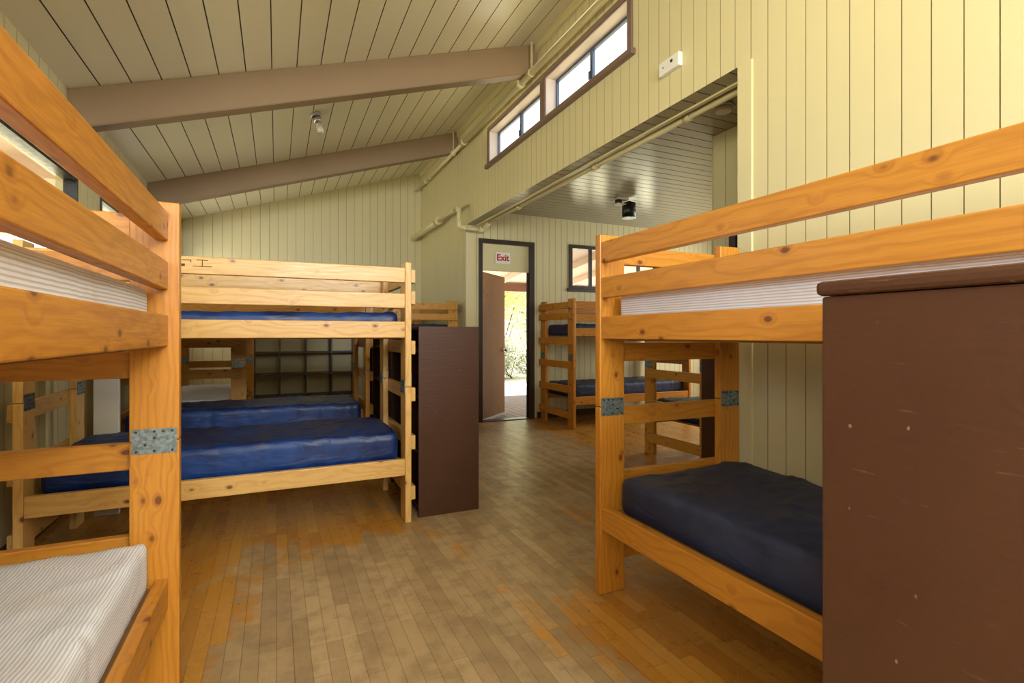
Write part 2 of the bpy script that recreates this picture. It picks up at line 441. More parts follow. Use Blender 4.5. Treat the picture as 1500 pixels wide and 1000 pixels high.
bm = bmesh.new(); wallW(bm, YA, YF, 0, top); abox(bm, (XW+.012, YA+.012, 0), (XW+.11, YF+.1, top+.1))
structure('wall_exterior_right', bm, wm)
# corner board at the near end of the opening, and the post at the far end
structure('trim_4', (lambda b: (abox(b, (XW-.012, YO-.09, 0), (XW+.13, YO+.006, HD), .003), b)[1])(bmesh.new()), M['wall'])
structure('trim_5', (lambda b: (abox(b, (XW-.008, YA-.02, 0), (XW+.06, YA+.012, HD), .003), b)[1])(bmesh.new()), M['wall'])
# ceiling cove trims along the clerestory wall
bm = bmesh.new(); abox(bm, (XW-.03, YB, cz(XW)-.09), (XW-.001, YF, cz(XW)-.004), .003); structure('trim_6', bm, M['pipe'])

bm = bmesh.new(); grooved(bm, (0, YF, 0), (1, 0, 0), (0, 0, 1), (0, -1, 0), XL, XW, 0, lambda a: cz(a), .131, .03)
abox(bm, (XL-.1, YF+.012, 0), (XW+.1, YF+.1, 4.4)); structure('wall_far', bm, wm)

LWY = [(-2.6, -.5), (-.1, 1.7), (2.1, 4.75), (5.3, 7.1), (7.6, 8.9)]; LZ = (1.35, 2.36)  # last window is hidden from view, added to go with a fill lamp
bm = bmesh.new()
def wl(y0, y1, z0, z1):
    grooved(bm, (XL, 0, 0), (0, 1, 0), (0, 0, 1), (1, 0, 0), y0, y1, z0, z1, .15, .05)
    abox(bm, (XL-.12, y0, z0), (XL-.012, y1, z1))
ed = [YB]+[v_ for p in LWY for v_ in p]+[YF]
for i in range(0, len(ed), 2): wl(ed[i], ed[i+1], 0, cz(XL))
for a, b in LWY: wl(a, b, 0, LZ[0]); wl(a, b, LZ[1], cz(XL))
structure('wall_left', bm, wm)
# back wall; its wide opening is assumed, placed to suit the fill lamp
bm = bmesh.new()
BW = (-.3, 2.1, 2.2, 3.24)
def wb(x0, x1, z0, z1):
    grooved(bm, (0, YB, 0), (1, 0, 0), (0, 0, 1), (0, 1, 0), x0, x1, z0, z1, .131, .03)
wb(XL, BW[0], 0, lambda a: cz(a)); wb(BW[1], XW, 0, lambda a: cz(a)); wb(BW[0], BW[1], 0, BW[2]); wb(BW[0], BW[1], BW[3], lambda a: cz(a))
structure('wall_back', bm, wm)

# annex far wall
DX0, DX1, DZ = 2.575, 3.38, 2.52
AW = [(4.03, 4.78, 1.92, 2.56), (4.95, 5.70, 1.92, 2.56)]
bm = bmesh.new()
def wa(x0, x1, z0, z1):
    grooved(bm, (0, YA, 0), (1, 0, 0), (0, 0, 1), (0, -1, 0), x0, x1, z0, z1, .104, .03)
    abox(bm, (max(x0, XW+.03), YA+.012, z0), (x1, YA+.10, z1))
wa(XW, DX0, 0, AC); wa(DX0, DX1, DZ, AC); wa(DX1, AW[0][0], 0, AC); wa(AW[0][1], AW[1][0], 0, AC); wa(AW[1][1], XR, 0, AC)
for x0, x1, z0, z1 in AW: wa(x0, x1, 0, z0); wa(x0, x1, z1, AC)
structure('wall_annex_far', bm, wm)
# annex right wall and near partition with its door
bm = bmesh.new(); grooved(bm, (XR, 0, 0), (0, 1, 0), (0, 0, 1), (-1, 0, 0), 1.4, YA, 0, AC, .104, 0); abox(bm, (XR+.012, 1.4, 0), (XR+.1, YA+.1, AC)); structure('wall_annex_right', bm, wm)
PX, PY = 3.47, 3.37
bm = bmesh.new()
def wp(y0, y1, z0, z1):
    grooved(bm, (PX, 0, 0), (0, 1, 0), (0, 0, 1), (-1, 0, 0), y0, y1, z0, z1, .14, .0)
    abox(bm, (PX+.012, y0, z0), (PX+.1, y1, z1))
wp(3.16, PY, 0, AC); wp(2.3, 3.16, 2.05, AC); wp(1.4, 2.3, 0, AC)
grooved(bm, (0, PY, 0), (1, 0, 0), (0, 0, 1), (0, 1, 0), PX, XR, 0, AC, .104, 0)
grooved(bm, (0, 1.4, 0), (1, 0, 0), (0, 0, 1), (0, 1, 0), XW+.11, PX, 0, AC, .104, 0)
structure('wall_annex_near', bm, wm)
o = empty('door_2', kind='structure')
bm = bmesh.new(); abox(bm, (PX-.02, 3.10, 0), (PX+.1, 3.17, 2.12), .003); abox(bm, (PX-.02, 2.29, 0), (PX+.1, 2.36, 2.12), .003); abox(bm, (PX-.02, 2.36, 2.04), (PX+.1, 3.10, 2.12), .003)
link('door_frame', bm, M['dkframe'], o)
box('door_leaf', (PX+.04, 2.365, .01), (PX+.08, 3.095, 2.035), M['door'], o, grain=2)

# baseboards
structure('baseboard_far', (lambda b: (abox(b, (XL, YF-.02, 0), (XW, YF, .09), .002), b)[1])(bmesh.new()), M['dkframe'])
structure('baseboard_left', (lambda b: (abox(b, (XL, YB, 0), (XL+.018, YF, .09), .002), b)[1])(bmesh.new()), M['dkframe'])
structure('baseboard_annex', (lambda b: (abox(b, (3.47, YA-.018, 0), (XR, YA, .09), .002), b)[1])(bmesh.new()), M['dkframe'])

# beams
for i, y in enumerate((2.18, 4.63, 7.08)):
    bm = bmesh.new(); t = .13; h = .27
    pts = [(XL, cz(XL)), (XW, cz(XW)), (XW, cz(XW)-h*L_), (XL, cz(XL)-h*L_)]
    a = [bm.verts.new((x, y-t/2, z)) for x, z in pts]; b = [bm.verts.new((x, y+t/2, z)) for x, z in pts]
    bm.faces.new(a[::-1]); bm.faces.new(b)
    for j in range(4): bm.faces.new((a[j], a[(j+1) % 4], b[(j+1) % 4], b[j]))
    bmesh.ops.bevel(bm, geom=list(bm.edges), offset=.006, segments=2, affect='EDGES')
    bmesh.ops.recalc_face_normals(bm, faces=bm.faces)
    structure('trim_%d' % (10+i), bm, M['beam'])

# ---------------------------------------------------------------- windows
def frame_rect(bm, ax, p, a0, a1, z0, z1, w, d0, d1, mi=0):
    """rectangular frame; ax='x' means the window spans x at depth p+d0..p+d1 in y; ax='y' spans y at depth in x"""
    def bb(a, b, c, d):
        if ax == 'x': abox(bm, (a, p+d0, c), (b, p+d1, d), .002, mi)
        else: abox(bm, (p+d0, a, c), (p+d1, b, d), .002, mi)
    bb(a0, a1, z0, z0+w); bb(a0, a1, z1-w, z1); bb(a0, a0+w, z0+w, z1-w); bb(a1-w, a1, z0+w, z1-w)
def slab(name, ax, p, a0, a1, z0, z1, t, m, parent):
    if ax == 'x': return box(name, (a0, p, z0), (a1, p+t, z1), m, parent, 0)
    return box(name, (p, a0, z0), (p+t, a1, z1), m, parent, 0)
# clerestory pair
for i, (a, b) in enumerate(CW):
    o = empty('window_%d' % (i+1), kind='structure')
    bm = bmesh.new(); frame_rect(bm, 'y', XW, a, b, CZ[0], CZ[1], .012, -.01, .13); link('window_reveal', bm, M['reveal'], o)
    bm = bmesh.new(); frame_rect(bm, 'y', XW, a+.012, b-.012, CZ[0]+.012, CZ[1]-.012, .024, .095, .125); mid = (a+b)/2
    abox(bm, (XW+.09, mid-.018, CZ[0]+.03), (XW+.12, mid+.018, CZ[1]-.03), .002); abox(bm, (XW+.08, mid+.01, CZ[0]+.12), (XW+.092, mid+.03, CZ[0]+.19), .002)
    link('window_frame', bm, M['alu'], o)
    slab('glass', 'y', XW+.108, a+.03, b-.03, CZ[0]+.03, CZ[1]-.03, .003, M['glass'], o)
bm = bmesh.new()
abox(bm, (XW-.045, 3.02, CZ[0]-.045), (XW+.0, 5.90, CZ[0]-.0), .003); abox(bm, (XW-.02, 3.05, CZ[0]), (XW, 3.10, CZ[1]+.05), .002); abox(bm, (XW-.02, 5.82, CZ[0]), (XW, 5.87, CZ[1]+.05), .002)
abox(bm, (XW-.02, 3.10, CZ[1]), (XW, 5.82, CZ[1]+.05), .002); abox(bm, (XW-.022, 4.375, CZ[0]), (XW+.0, 4.475, CZ[1]), .002)
structure('trim_7', bm, M['trim'])
# left wall windows
for i, (a, b) in enumerate(LWY):
    o = empty('window_%d' % (i+3), kind='structure')
    bm = bmesh.new(); frame_rect(bm, 'y', XL, a, b, LZ[0], LZ[1], .025, -.07, .012); mid = (a+b)/2
    abox(bm, (XL-.07, mid-.02, LZ[0]+.025), (XL-.03, mid+.02, LZ[1]-.025), .002)
    link('window_frame', bm, M['black'], o)
    slab('glass', 'y', XL-.055, a+.04, b-.04, LZ[0]+.04, LZ[1]-.04, .003, M['glass'], o)
# annex windows
for i, (a, b, c, d) in enumerate(AW):
    o = empty('window_%d' % (i+8), kind='structure')
    bm = bmesh.new(); frame_rect(bm, 'x', YA, a-.02, b+.02, c-.02, d+.02, .055, -.02, .08); mid = (a+b)/2-.0
    abox(bm, (mid-.02, YA+.0, c+.03), (mid+.02, YA+.05, d-.03), .002); abox(bm, (a-.05, YA-.03, c-.05), (b+.05, YA+.0, c-.0), .004)
    link('window_frame', bm, M['dkframe'], o)
    slab('glass', 'x', YA+.045, a, b, c, d, .003, M['glass'], o)

# ---------------------------------------------------------------- exterior door
o = empty('door_1', kind='structure')
bm = bmesh.new()
abox(bm, (DX0-.02, YA-.025, 0), (DX0+.035, YA+.10, DZ+.04), .003); abox(bm, (DX1-.035, YA-.025, 0), (DX1+.04, YA+.10, DZ+.04), .003); abox(bm, (DX0+.035, YA-.025, DZ-.02), (DX1-.035, YA+.10, DZ+.04), .003)
abox(bm, (DX1-.055, YA+.04, 0), (DX1-.035, YA+.06, DZ-.02), .001)
link('door_frame', bm, M['dkframe'], o)
box('transom_panel', (DX0+.035, YA+.02, 2.12), (DX1-.035, YA+.05, DZ-.02), M['wall'], o)
box('threshold', (DX0+.035, YA-.03, 0), (DX1-.035, YA+.12, .012), M['alu'], o)
leaf = box('door_leaf', (0, 0, .015), (.86, .04, 2.115), M['door'], o, grain=2); leaf.location = (DX0+.04, YA+.07, 0); leaf.rotation_euler = (0, 0, R(43))
bm = bmesh.new()
for s_ in (-1, 1):
    y0 = 0 if s_ < 0 else .04
    acyl(bm, (.80, y0, .98), (.80, y0+s_*.012, .98), .03); acyl(bm, (.80, y0+s_*.012, .98), (.80, y0+s_*.05, .98), .014)
    bmesh.ops.create_uvsphere(bm, u_segments=12, v_segments=8, radius=.026, matrix=Matrix.Translation((.80, y0+s_*.055, .98)))
link('door_knob', bm, M['chrome'], leaf, smooth=True)
# exit sign
sg = empty('exit_sign', (2.93, YA+.016, 2.31), label='small white sign with red lettering on the panel above the open door', cat='sign')
box('sign_plate', (-.115, -.004, -.08), (.115, .004, .08), M['white'], sg, .001)
cu = bpy.data.curves.new('t', 'FONT'); cu.body = 'Exit'; cu.size = .125; cu.align_x = 'CENTER'; cu.align_y = 'CENTER'; cu.extrude = .0012; cu.offset = .0035
to = bpy.data.objects.new('t', cu); COL.objects.link(to)
me = bpy.data.meshes.new_from_object(to); bpy.data.objects.remove(to); me.name = 'lettering'; me.materials.clear(); me.materials.append(M['red'])
lt = bpy.data.objects.new('lettering', me); COL.objects.link(lt); lt.parent = sg; lt.location = (0, -.0055, 0); lt.rotation_euler = (R(90), 0, 0)

# ---------------------------------------------------------------- bunk beds
BW_, BL, T = .90, 1.98, .04
def mesh_rail(name, a, b, parent, grain, m):
    return box(name, a, b, m, parent, .004, grain=grain)
def plate(bm, axis, p, c, hw, z, s_):
    """perforated nail plate on a post face"""
    if axis == 'y': abox(bm, (c-hw, p, z-.042), (c+hw, p+s_*.003, z+.042), .0)
    else: abox(bm, (p, c-hw, z-.042), (p+s_*.003, c+hw, z+.042), .0)
    for i in range(5):
        for j in range(4):
            if (i*7+j*3) % 4 == 0 or (i in (0, 2, 4) and j in (0, 3)):
                u = c-hw*.8+hw*1.6*i/4; zz = z-.033+.066*j/3
                if axis == 'y': acyl(bm, (u, p+s_*.003, zz), (u, p+s_*.006, zz), .0045, 8, 1)
                else: acyl(bm, (p+s_*.003, u, zz), (p+s_*.006, u, zz), .0045, 8, 1)
def make_bed(name, mat, inset=.008, **k):
    o = empty(name, **k)
    PWd = .14; J = .88; H = 1.69
    for (x0, side) in ((0, 0), (BW_-PWd, 1)):
        for (y0, end) in ((0, 0), (BL-T, 1)):
            mesh_rail('lower_post', (x0, y0, 0), (x0+PWd, y0+T, J-.0015), o, 2, mat)
            mesh_rail('upper_post', (x0, y0, J+.0015), (x0+PWd, y0+T, H), o, 2, mat)
            bm = bmesh.new()
            inner = y0+T if end == 0 else y0; s_ = 1 if end == 0 else -1
            plate(bm, 'y', inner, x0+PWd/2, .063, J, s_)
            link('joint_plate', bm, [M['galv'], M['screw']], o)
            bm = bmesh.new(); outer = y0 if end == 0 else y0+T
            plate(bm, 'y', outer, x0+PWd/2, .06, J+.043, -s_); link('joint_plate', bm, [M['galv'], M['screw']], o)
    r0, r1 = inset, inset+.038
    ya, yb = T, BL-T
    for z0, z1 in ((1.558, 1.655), (1.392, 1.487)): mesh_rail('guard_rail', (r0, ya, z0), (r1, yb, z1), o, 1, mat)
    mesh_rail('side_rail', (r0, ya, 1.20), (r1, yb, 1.305), o, 1, mat)
    mesh_rail('side_rail', (r0, ya, .305), (r1, yb, .412), o, 1, mat)
    mesh_rail('guard_rail', (BW_-.05, ya, 1.53), (BW_-.012, yb, 1.65), o, 1, mat)
    mesh_rail('side_rail', (BW_-.05, ya, 1.20), (BW_-.012, yb, 1.305), o, 1, mat)
    mesh_rail('side_rail', (BW_-.05, ya, .305), (BW_-.012, yb, .412), o, 1, mat)
    for z0, z1 in ((1.562, 1.65), (1.42, 1.508), (1.09, 1.18), (.78, .87), (.462, .555), (.13, .22)):
        for y0, y1, ys, s_ in ((-.038, -.0005, -.038, -1), (BL+.0005, BL+.038, BL+.038, 1)):
            bm = bmesh.new(); abox(bm, (.045, y0, z0), (BW_-.012, y1, z1), .004)
            for xx in (.07, .10, BW_-.10, BW_-.05):
                for zz in (z0+.025, z1-.025):
                    if (xx < .08 or xx > BW_-.07): acyl(bm, (xx, ys-s_*.0005, zz), (xx, ys+s_*.001, zz), .006, 8, 1)
            link('rung', bm, [mat, M['screw']], o, grain=0)
    for z in (1.205, .385): box('mattress_board', (r1+.002, ya+.002, z-.012), (BW_-.055, yb-.002, z), M['ply'], o, 0)
    return o
protos = {}
def place_bed(x, y, rot, kind, label, group, inset=.008):
    if (kind, inset) not in protos:
        o = make_bed('bunk_bed', M[kind], inset); protos[kind, inset] = o
    else:
        p = protos[kind, inset]; o = p.copy(); COL.objects.link(o)
        for ch in list(p.children):
            c = ch.copy(); COL.objects.link(c); c.parent = o
    o.location = (x, y, 0); o.rotation_euler = (0, 0, R(rot)); finish(o, label, 'bunk bed', group)
    return o
G = 'pine bunk beds of the dormitory'
b_right = place_bed(1.378, .08, 0, 'pine_deep', 'big orange pine bunk bed in the right foreground, striped mattress on top', G)
b_left = place_bed(-.298, 2.09, 180, 'pine_deep', 'orange pine bunk bed at the left edge, closest to the viewer, with thick post', G, .032)
b_left.scale.z = .985
b_mid = place_bed(.80, 3.32, 90, 'pine_pale', 'pale pine bunk bed standing broadside beside the brown cabinet, blue mattresses', G)
b_c = place_bed(.80, 4.95, 90, 'pine', 'pine bunk bed standing directly behind the pale broadside bunk', G)
b_d = place_bed(-.28, 7.93, 180, 'pine', 'far left pine bunk bed seen end-on beside the cubby shelf', G)
b_e = place_bed(1.41, 6.87, 0, 'pine', 'pine bunk bed in the far right corner behind the plain brown cabinet', G)
b_f = place_bed(5.46, 5.70, 90, 'pine_deep', 'pine bunk bed in the side room to the right of the open door', G)
b_g = place_bed(3.48, 4.29, -90, 'pine', 'side room pine bunk bed seen through the end of the big right bunk', G)

# graffiti strokes on the pale bed's top guard rail (rail face local x = r0, seen near its left end)
gb = bmesh.new()
for (y0, z0, y1, z1) in ((1.84, 1.632, 1.80, 1.632), (1.80, 1.632, 1.80, 1.622), (1.77, 1.635, 1.72, 1.635), (1.745, 1.635, 1.745, 1.600), (1.79, 1.600, 1.70, 1.600), (1.87, 1.61, 1.83, 1.60)):
    y0 -= .57; y1 -= .57
    abox(gb, (.0070, min(y0, y1)-.002, min(z0, z1)-.002), (.0085, max(y0, y1)+.002, max(z0, z1)+.002))
link('scratched_marks', gb, M['ink'], b_mid, label='dark scrawled marks near the left end of the top rail')

# ---------------------------------------------------------------- mattresses
def mattress(kind, bed, upper, th, label, seed, sag=0.0, wr=.006, name='mattress'):
    """lies between the rails of a bed; mesh is in the bed's own axes"""
    Lx, Ly = .755, 1.85
    x0, y0 = .078, .058+.003
    z0 = 1.206 if upper else .386
    nx, ny, nz = 40, 90, 8; r = .028 if kind == 'tick' else .04
    bm = bmesh.new(); idx = {}; rest = {}; lay = bm.verts.layers.float_vector.new('gr')
    def vert(i, j, k):
        key = (i, j, k); rest[key] = (Lx*i/nx, Ly*j/ny, th*k/nz)
        if key in idx: return idx[key]
        p = Vector((Lx*i/nx, Ly*j/ny, th*k/nz))
        q = Vector((min(max(p.x, r), Lx-r), min(max(p.y, r), Ly-r), min(max(p.z, r*.9), th-r*.9)))
        d = p-q
        if d.length > 1e-6: p = q+d.normalized()*min(r, max(d.length, r) if d.length > 0 else r)
        n1 = noise.noise(Vector((p.x*3+seed, p.y*2, seed)))
        f1 = 1-abs(noise.noise(Vector((p.x*5+p.y*4+seed, p.y*9-p.x*3, seed)))); f1 = max(0, f1-.72)/.28; cr = min(1, math.hypot(min(p.x, Lx-p.x), min(p.y, Ly-p.y))/.35)
        n2 = noise.noise(Vector(((p.x+p.y)*14+seed*3, (p.x-p.y)*3, p.z*6)))
        n3 = noise.noise(Vector((p.x*9, p.y*26+seed, p.z*3)))
        if k > 0:
            p.z += (n1*min(.012, 2.2*wr)-sag*math.sin(math.pi*p.x/Lx)*math.sin(math.pi*p.y/Ly))*(k/nz)+wr*(n2*(1.3-cr)+.4*n3+1.1*f1*f1)*(k/nz)
        if i in (0, nx): p.x += (-1 if i == 0 else 1)*(min(0, n3*wr)+n1*.004-.004)
        if j in (0, ny): p.y += (-1 if j == 0 else 1)*(n2*wr*.5-.004)
        idx[key] = bm.verts.new((p.x+x0, p.y+y0, max(p.z, 0)+z0)); return idx[key]
    def quad(a, b, c, d): bm.faces.new((vert(*a), vert(*b), vert(*c), vert(*d)))
    for i in range(nx):
        for j in range(ny):
            quad((i, j, nz), (i+1, j, nz), (i+1, j+1, nz), (i, j+1, nz)); quad((i, j, 0), (i, j+1, 0), (i+1, j+1, 0), (i+1, j, 0))
    for i in range(nx):
        for k in range(nz):
            quad((i, 0, k), (i+1, 0, k), (i+1, 0, k+1), (i, 0, k+1)); quad((i, ny, k), (i, ny, k+1), (i+1, ny, k+1), (i+1, ny, k))
    for j in range(ny):
        for k in range(nz):
            quad((0, j, k), (0, j, k+1), (0, j+1, k+1), (0, j+1, k)); quad((nx, j, k), (nx, j+1, k), (nx, j+1, k+1), (nx, j, k+1))
    # stripe coordinate: distance around the cross-section
    for key, v_ in idx.items():
        a_, b_, c_ = rest[key]; v_[lay] = Vector((b_, a_-c_*(1 if a_ < Lx/2 else -1), 0))
    o = link(name, bm, M[kind], None, smooth=True)
    o.location = bed.location; o.rotation_euler = bed.rotation_euler; o.scale = bed.scale
    return finish(o, label, 'mattress', 'bunk mattresses')
mattress('tick', b_left, False, .165, 'white striped mattress on the lower bunk in the bottom left corner', 1.3, 0, .005)
mattress('tick', b_left, True, .183, 'striped mattress on the upper bunk at the left edge, behind the rails', 2.1, 0, .0012)
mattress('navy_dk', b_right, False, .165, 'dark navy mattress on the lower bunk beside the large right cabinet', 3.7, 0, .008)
mattress('tick', b_right, True, .2, 'striped mattress on the upper bunk of the big right bed', 4.9, 0, .0012)
mattress('navy', b_mid, False, .185, 'shiny blue mattress on the lower bunk of the pale broadside bed', 5.5, 0, .007)
mattress('navy', b_mid, True, .15, 'blue mattress on the upper bunk of the pale broadside bed', 6.4)
mattress('navy', b_c, False, .185, 'blue lower mattress just behind the pale bed, in front of the cubbies', 7.2, 0, .008)
mattress('navy', b_c, True, .15, 'blue upper mattress of the bunk behind the pale broadside bed', 8.1)
mattress('tick', b_d, False, .17, 'striped lower mattress of the far left end-on bunk', 9.6)
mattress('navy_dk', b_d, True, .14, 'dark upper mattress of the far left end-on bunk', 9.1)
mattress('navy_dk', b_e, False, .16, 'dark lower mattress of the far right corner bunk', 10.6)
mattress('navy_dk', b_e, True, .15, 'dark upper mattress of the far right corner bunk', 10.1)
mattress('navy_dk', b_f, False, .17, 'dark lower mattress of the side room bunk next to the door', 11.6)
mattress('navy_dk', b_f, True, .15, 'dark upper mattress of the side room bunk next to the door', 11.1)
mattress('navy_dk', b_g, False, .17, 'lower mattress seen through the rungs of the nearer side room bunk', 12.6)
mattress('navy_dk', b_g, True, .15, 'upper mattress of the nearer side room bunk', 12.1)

# ---------------------------------------------------------------- cabinets
def open_cabinet(x0, x1, y0, y1, h, m, shelves, label):
    """end panels, back panel at +x, shelves, open towards -x"""
    o = empty('storage_cabinet', (x0, y0, 0), label=label, cat='cabinet', group='brown painted cabinets at the bed ends'); w_, d_ = x1-x0, y1-y0; t = .02
    box('end_panel', (0, 0, 0), (w_, t, h), m, o); box('end_panel', (0, d_-t, 0), (w_, d_, h), m, o)
    box('back_panel', (w_-.012, t, .05), (w_-.0, d_-t, h-.02), m, o)
    box('top_panel', (.002, t, h-t), (w_-.012, d_-t, h-.001), m, o)
    for z in shelves: box('shelf', (.004, t, z), (w_-.012, d_-t, z+.018), m, o)
    box('divider', (.004, d_/2-.01, .068), (w_-.012, d_/2+.01, h-t), m, o)
    return o
open_cabinet(.862, 1.29, 3.375, 4.30, 1.275, M['brown_dk'], (.05, .42, .79, 1.1), 'plain dark brown cabinet beside the pale bunk, chipped end panel facing us')
open_cabinet(.862, 1.29, 4.76, 5.69, 1.275, M['brown_dk'], (.05, .42, .79, 1.1), 'dark brown cabinet behind the first one, glimpsed through the bed rungs')
o = empty('wardrobe_cabinet', (.95, -.55, 0), label='large brown painted cabinet with rounded top edge in the right foreground', cat='cabinet', group='brown painted cabinets at the bed ends')
h = 1.292
box('carcass', (0, 0, 0), (.41, 1.20, h), M['brown'], o, .004)
box('top_board', (-.012, -.01, h+.0015), (.415, 1.206, h+.029), M['brown'], o, .009)
o = box('shallow_cupboard', (3.37, 2.72, 0), (PX-.003, 3.395, 1.15), M['brown_dk'], None, .003, label='dark brown shallow cupboard behind the far posts of the big right bunk', cat='cupboard')
# cubby unit on the far wall
o = empty('cubby_shelf', (-.33, 8.72, 0), label='dark framed cubby shelf of square compartments against the far wall', cat='shelf')
Wc, Dc, t = 1.52, .36, .018; zz = [.25, .59, .93, 1.27, 1.61]
box('side_panel', (0, 0, 0), (.03, Dc, 1.66), M['dkframe'], o); box('side_panel', (Wc-.03, 0, 0), (Wc, Dc, 1.66), M['dkframe'], o)
box('back_panel', (.03, Dc-.012, .1), (Wc-.03, Dc, 1.65), M['wall'], o); box('plinth', (.03, .01, .08), (Wc-.03, .03, .25), M['ply'], o)
for z in zz: box('shelf', (.03, .002, z), (Wc-.03, Dc-.012, z+.022), M['dkframe'], o)
for i in range(1, 4):
    for z0, z1 in zip(zz, zz[1:]): box('divider', (Wc*i/4-.009, .003, z0+.022), (Wc*i/4+.009, Dc-.012, z1), M['dkframe'], o, .001)
box('top_panel', (.0, .0, 1.66), (Wc, Dc, 1.68), M['dkframe'], o)
box('upright_board', (-1.115, 4.30, 0), (-.975, 4.34, 1.14), M['whitep'], None, .003, label='narrow white painted board standing upright between the two blue-mattress bunks', cat='board')

# ---------------------------------------------------------------- pipes
pp = empty('sprinkler_pipe', (2.27, YF, 3.78), label='long cream pipe running high along the wall above the windows', cat='pipe', group='cream painted pipes')
def piece(name, a, b, r, parent, m=M['pipe'], n=20):
    bm = bmesh.new(); acyl(bm, a, b, r, n); return link(name, bm, m, parent)
piece('pipe', (0, 0, 0), (0, 6.5-YF, 0), .024, pp)
piece('pipe', (0, 6.45-YF, 0), (0, YB-YF+.02, 0), .034, pp)
piece('wall_flange', (0, -.001, 0), (0, -.02, 0), .05, pp)
for y in (8.2, 6.5, 4.75, 2.9, 1.0):
    piece('coupling', (0, y-YF-.035, 0), (0, y-YF+.035, 0), .034 if y > 7 else .044, pp)
for y in (8.4, 6.95, 4.5):
    bm = bmesh.new(); zt = cz(2.27)-3.78-.002
    abox(bm, (-.006, y-YF-.012, .03), (.006, y-YF+.012, zt)); acyl(bm, (0, y-YF-.012, 0), (0, y-YF+.012, 0), .04, 16)
    link('hanger', bm, M['pipe'], pp)
p2 = empty('annex_pipe', (2.22, YF, 2.93), label='lower cream pipe that bends at the corner and runs under the header', cat='pipe', group='cream painted pipes')
def rel(x, y, z): return (x-2.22, y-YF, z-2.93)
piece('pipe', (0, 0, 0), rel(2.22, 7.55, 2.93), .045, p2)
piece('wall_flange', (0, -.001, 0), (0, -.02, 0), .07, p2)
piece('coupling', rel(2.22, 7.60, 2.93), rel(2.22, 7.48, 2.93), .058, p2)
piece('pipe', rel(2.22, 7.5, 2.93), rel(2.22, 6.60, 2.93), .026, p2)
tube('elbow', [rel(2.22, 6.70, 2.93), rel(2.22, 6.60, 2.925), rel(2.22, 6.57, 2.90), rel(2.22, 6.56, 2.86)], .036, M['pipe'], p2)
piece('riser', rel(2.22, 6.56, 2.90), rel(2.22, 6.56, 2.70), .028, p2)
tube('elbow', [rel(2.22, 6.56, 2.76), rel(2.22, 6.56, 2.69), rel(2.235, 6.56, 2.665), rel(2.27, 6.56, 2.655), rel(2.31, 6.56, 2.652)], .036, M['pipe'], p2)
piece('pipe', rel(2.26, 6.56, 2.652), rel(2.56, 6.56, 2.652), .027, p2)
piece('coupling', rel(2.50, 6.56, 2.652), rel(2.56, 6.56, 2.652), .04, p2)
tube('elbow', [rel(2.53, 6.56, 2.652), rel(2.58, 6.55, 2.66), rel(2.60, 6.50, 2.70), rel(2.61, 6.44, 2.735)], .034, M['pipe'], p2)
piece('pipe', rel(2.61, 6.46, 2.735), rel(2.61, 1.42, 2.735), .024, p2)
for y in (5.5, 3.9, 2.75): piece('coupling', rel(2.61, y-.03, 2.735), rel(2.61, y+.03, 2.735), .034, p2)

# ---------------------------------------------------------------- small fixtures
o = empty('emergency_light', (XW, 2.64, 2.99), label='small white rectangular box high on the wall near the opening', cat='alarm')
box('housing', (-.035, -.095, -.045), (-.0005, .095, .045), M['white'], o, .006)
bm = bmesh.new(); acyl(bm, (-.035, -.03, .01), (-.038, -.03, .01), .010, 12); acyl(bm, (-.035, .05, .0), (-.037, .05, .0), .005, 10); link('indicator', bm, M['black'], o)
# bare bulb on the sloped ceiling
lx, ly = .36, 5.62; lz = cz(lx)
def ray_z(x): return cz(x)
o = empty('ceiling_bulb', (lx, ly, lz), label='bare spiral bulb in a metal cup holder on the sloped ceiling between beams', cat='lamp')
o.rotation_euler = (0, -math.atan(SL), 0)
bm = bmesh.new(); acyl(bm, (0, 0, -.001), (0, 0, -.02), .05, 20); acyl(bm, (0, 0, -.02), (0, 0, -.035), .062, 20, 0, .058); link('ceiling_plate', bm, M['chrome'], o)
bm = bmesh.new(); acyl(bm, (0, 0, -.035), (0, 0, -.10), .046, 20, 0, .034); link('socket_cup', bm, M['chrome'], o)
bm = bmesh.new(); acyl(bm, (0, 0, -.10), (0, 0, -.13), .026, 16); link('bulb_base', bm, M['white'], o)
pts = [(math.cos(a)*.024, math.sin(a)*.024, -.13-.065*a/(2*math.pi*3.2)) for a in [i*.35 for i in range(58)]]
tube('bulb', pts, .009, M['bulb'], o, 8)
# annex black spotlight
o = empty('spotlight', (4.03, 5.35, AC), label='black canister lamp hanging from the side room ceiling', cat='lamp')
bm = bmesh.new(); abox(bm, (-.13, -.05, -.03), (.02, .05, -.001), .003); link('mounting_box', bm, M['whitep'], o)
bm = bmesh.new(); acyl(bm, (-.10, 0, -.03), (-.10, 0, -.075), .045, 16); link('junction_disc', bm, M['black'], o)
bm = bmesh.new(); abox(bm, (-.15, -.05, -.09), (-.02, .05, -.078), .002); link('bracket', bm, M['white'], o)
bm = bmesh.new(); acyl(bm, (.06, 0, -.03), (.06, 0, -.06), .03, 16); acyl(bm, (.06, 0, -.055), (.06, 0, -.235), .085, 28, 0, .09); link('can', bm, M['black'], o)
bm = bmesh.new(); acyl(bm, (.06, 0, -.235), (.06, 0, -.245), .09, 28); acyl(bm, (.06, 0, -.245), (.06, 0, -.2455), .075, 28, 1); link('rim', bm, [M['alu'], M['black']], o)
o = empty('smoke_detector', (3.07, 2.87, AC), label='round smoke detector on the side room ceiling near the wall corner', cat='smoke detector')
bm = bmesh.new(); acyl(bm, (0, 0, -.001), (0, 0, -.02), .075, 28); acyl(bm, (0, 0, -.02), (0, 0, -.05), .07, 28, 0, .055); link('body', bm, M['white'], o)

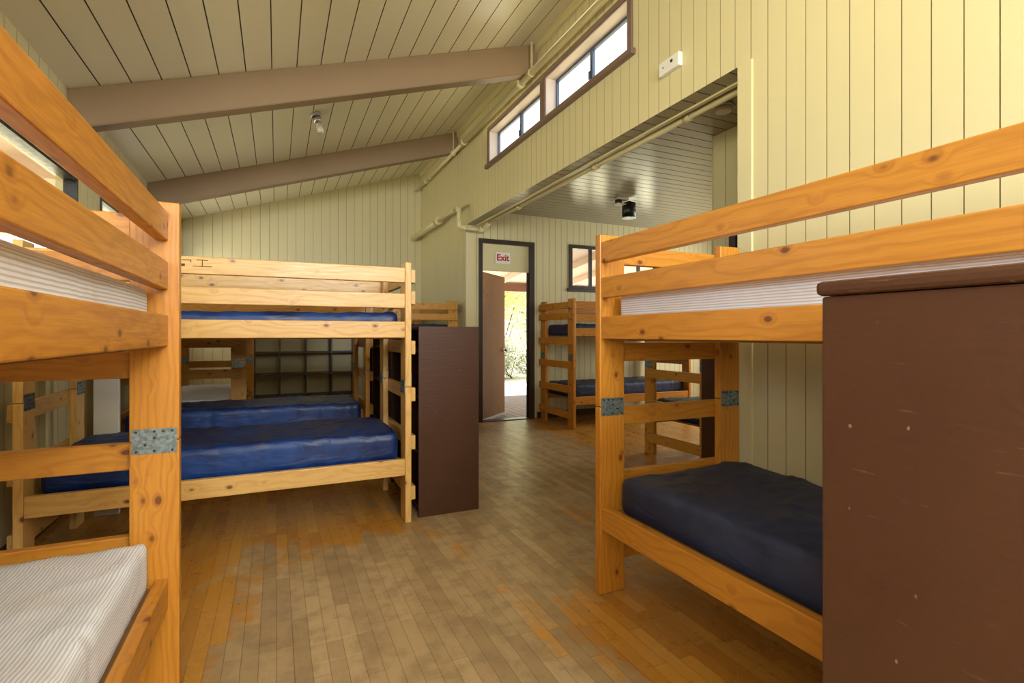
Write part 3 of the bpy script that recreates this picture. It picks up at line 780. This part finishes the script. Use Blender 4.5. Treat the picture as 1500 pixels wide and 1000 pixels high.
# ---------------------------------------------------------------- porch and outdoors
bm = bmesh.new()
x = XW+.13
while x < 7.4:
    abox(bm, (x, YA+.12, -.05), (x+.125, 11.1, -.02), .003); x += .135
structure('floor_porch', bm, M['deck'])
def porch(bm):      # the porch roof falls away from the house
    for v_ in bm.verts: v_.co.z += 2.90-.105*(v_.co.y-YA)
bm = bmesh.new(); abox(bm, (XW+.13, YA+.11, 0), (7.5, 11.3, .06)); porch(bm); structure('ceiling_porch', bm, M['porch'])
for i, x in enumerate([2.9, 3.75, 4.6, 5.45, 6.3]):
    bm = bmesh.new(); abox(bm, (x-.03, YA+.12, -.13), (x+.03, 11.0, -.002), .002); porch(bm); structure('trim_%d' % (20+i), bm, M['porch'])
bm = bmesh.new(); abox(bm, (XW+.13, 11.0, 2.24), (7.5, 11.14, 2.42), .003); structure('trim_30', bm, M['fascia'])
bm = bmesh.new(); abox(bm, (-30, 11.2, -.5), (45, 70, -.3)); structure('ground', bm, M['ground'])
# left side eave
bm = bmesh.new(); abox(bm, (-3.4, YB, 2.55), (XL-.12, YF, 2.62)); structure('ceiling_eave', bm, M['porch'])
for i, y in enumerate([-1.2, 1.3, 3.2, 5.05, 7.4]):
    bm = bmesh.new(); abox(bm, (-3.3, y-.05, 2.40), (XL-.12, y+.05, 2.55), .002); structure('trim_%d' % (40+i), bm, M['porch'])
bm = bmesh.new(); abox(bm, (-30, -12, -.5), (XL-.13, 14, -.3)); structure('ground_left', bm, M['ground'])
def bush(name, x, y, w_, h_, n, m, label, seed, cat='bush', stem=.0, ls=.09):
    rnd = random.Random(seed)
    o = empty(name, (x, y, -.3), label=label, cat=cat, group='greenery beyond the porch')
    bm = bmesh.new()
    lobes = [(Vector((rnd.uniform(-w_, w_)*.6, rnd.uniform(-w_, w_)*.4, stem+rnd.uniform(.25, .8)*h_)), rnd.uniform(.3, .5)*min(w_, h_)) for _ in range(9)]
    for _ in range(n):
        c, r = rnd.choice(lobes)
        d = Vector((rnd.gauss(0, 1), rnd.gauss(0, 1), rnd.gauss(0, 1))).normalized()*r*rnd.uniform(.6, 1.05)
        p = c+d
        if p.z < .02: continue
        u = Vector((rnd.gauss(0, 1), rnd.gauss(0, 1), rnd.gauss(0, 1))).normalized()*ls; v_ = u.orthogonal().normalized()*ls*.45
        bm.faces.new([bm.verts.new(p+q) for q in (-u, v_, u, -v_)])
    link('foliage', bm, m, o)
    bm = bmesh.new()
    for k in range(5): acyl(bm, (rnd.uniform(-.1, .1), 0, 0), lobes[k][0], .05 if stem else .025, 6, 0, .01)
    link('stems', bm, M['bark'], o)
bush('tree', 8.2, 19.5, 2.6, 4.2, 9000, M['leafy'], 'bright yellow-green tree outside, filling the open doorway', 3, 'tree', .9)
bush('tree', 14.5, 29, 3.2, 5.2, 7000, M['leafg'], 'greyer tree farther back at the upper right of the doorway', 5, 'tree', 1.0, .12)
bush('bush', 7.4, 16.3, 1.2, 1.5, 4500, M['leafg'], 'grey twiggy bush at the foot of the bright tree, outside the door', 8, 'bush', 0, .06)
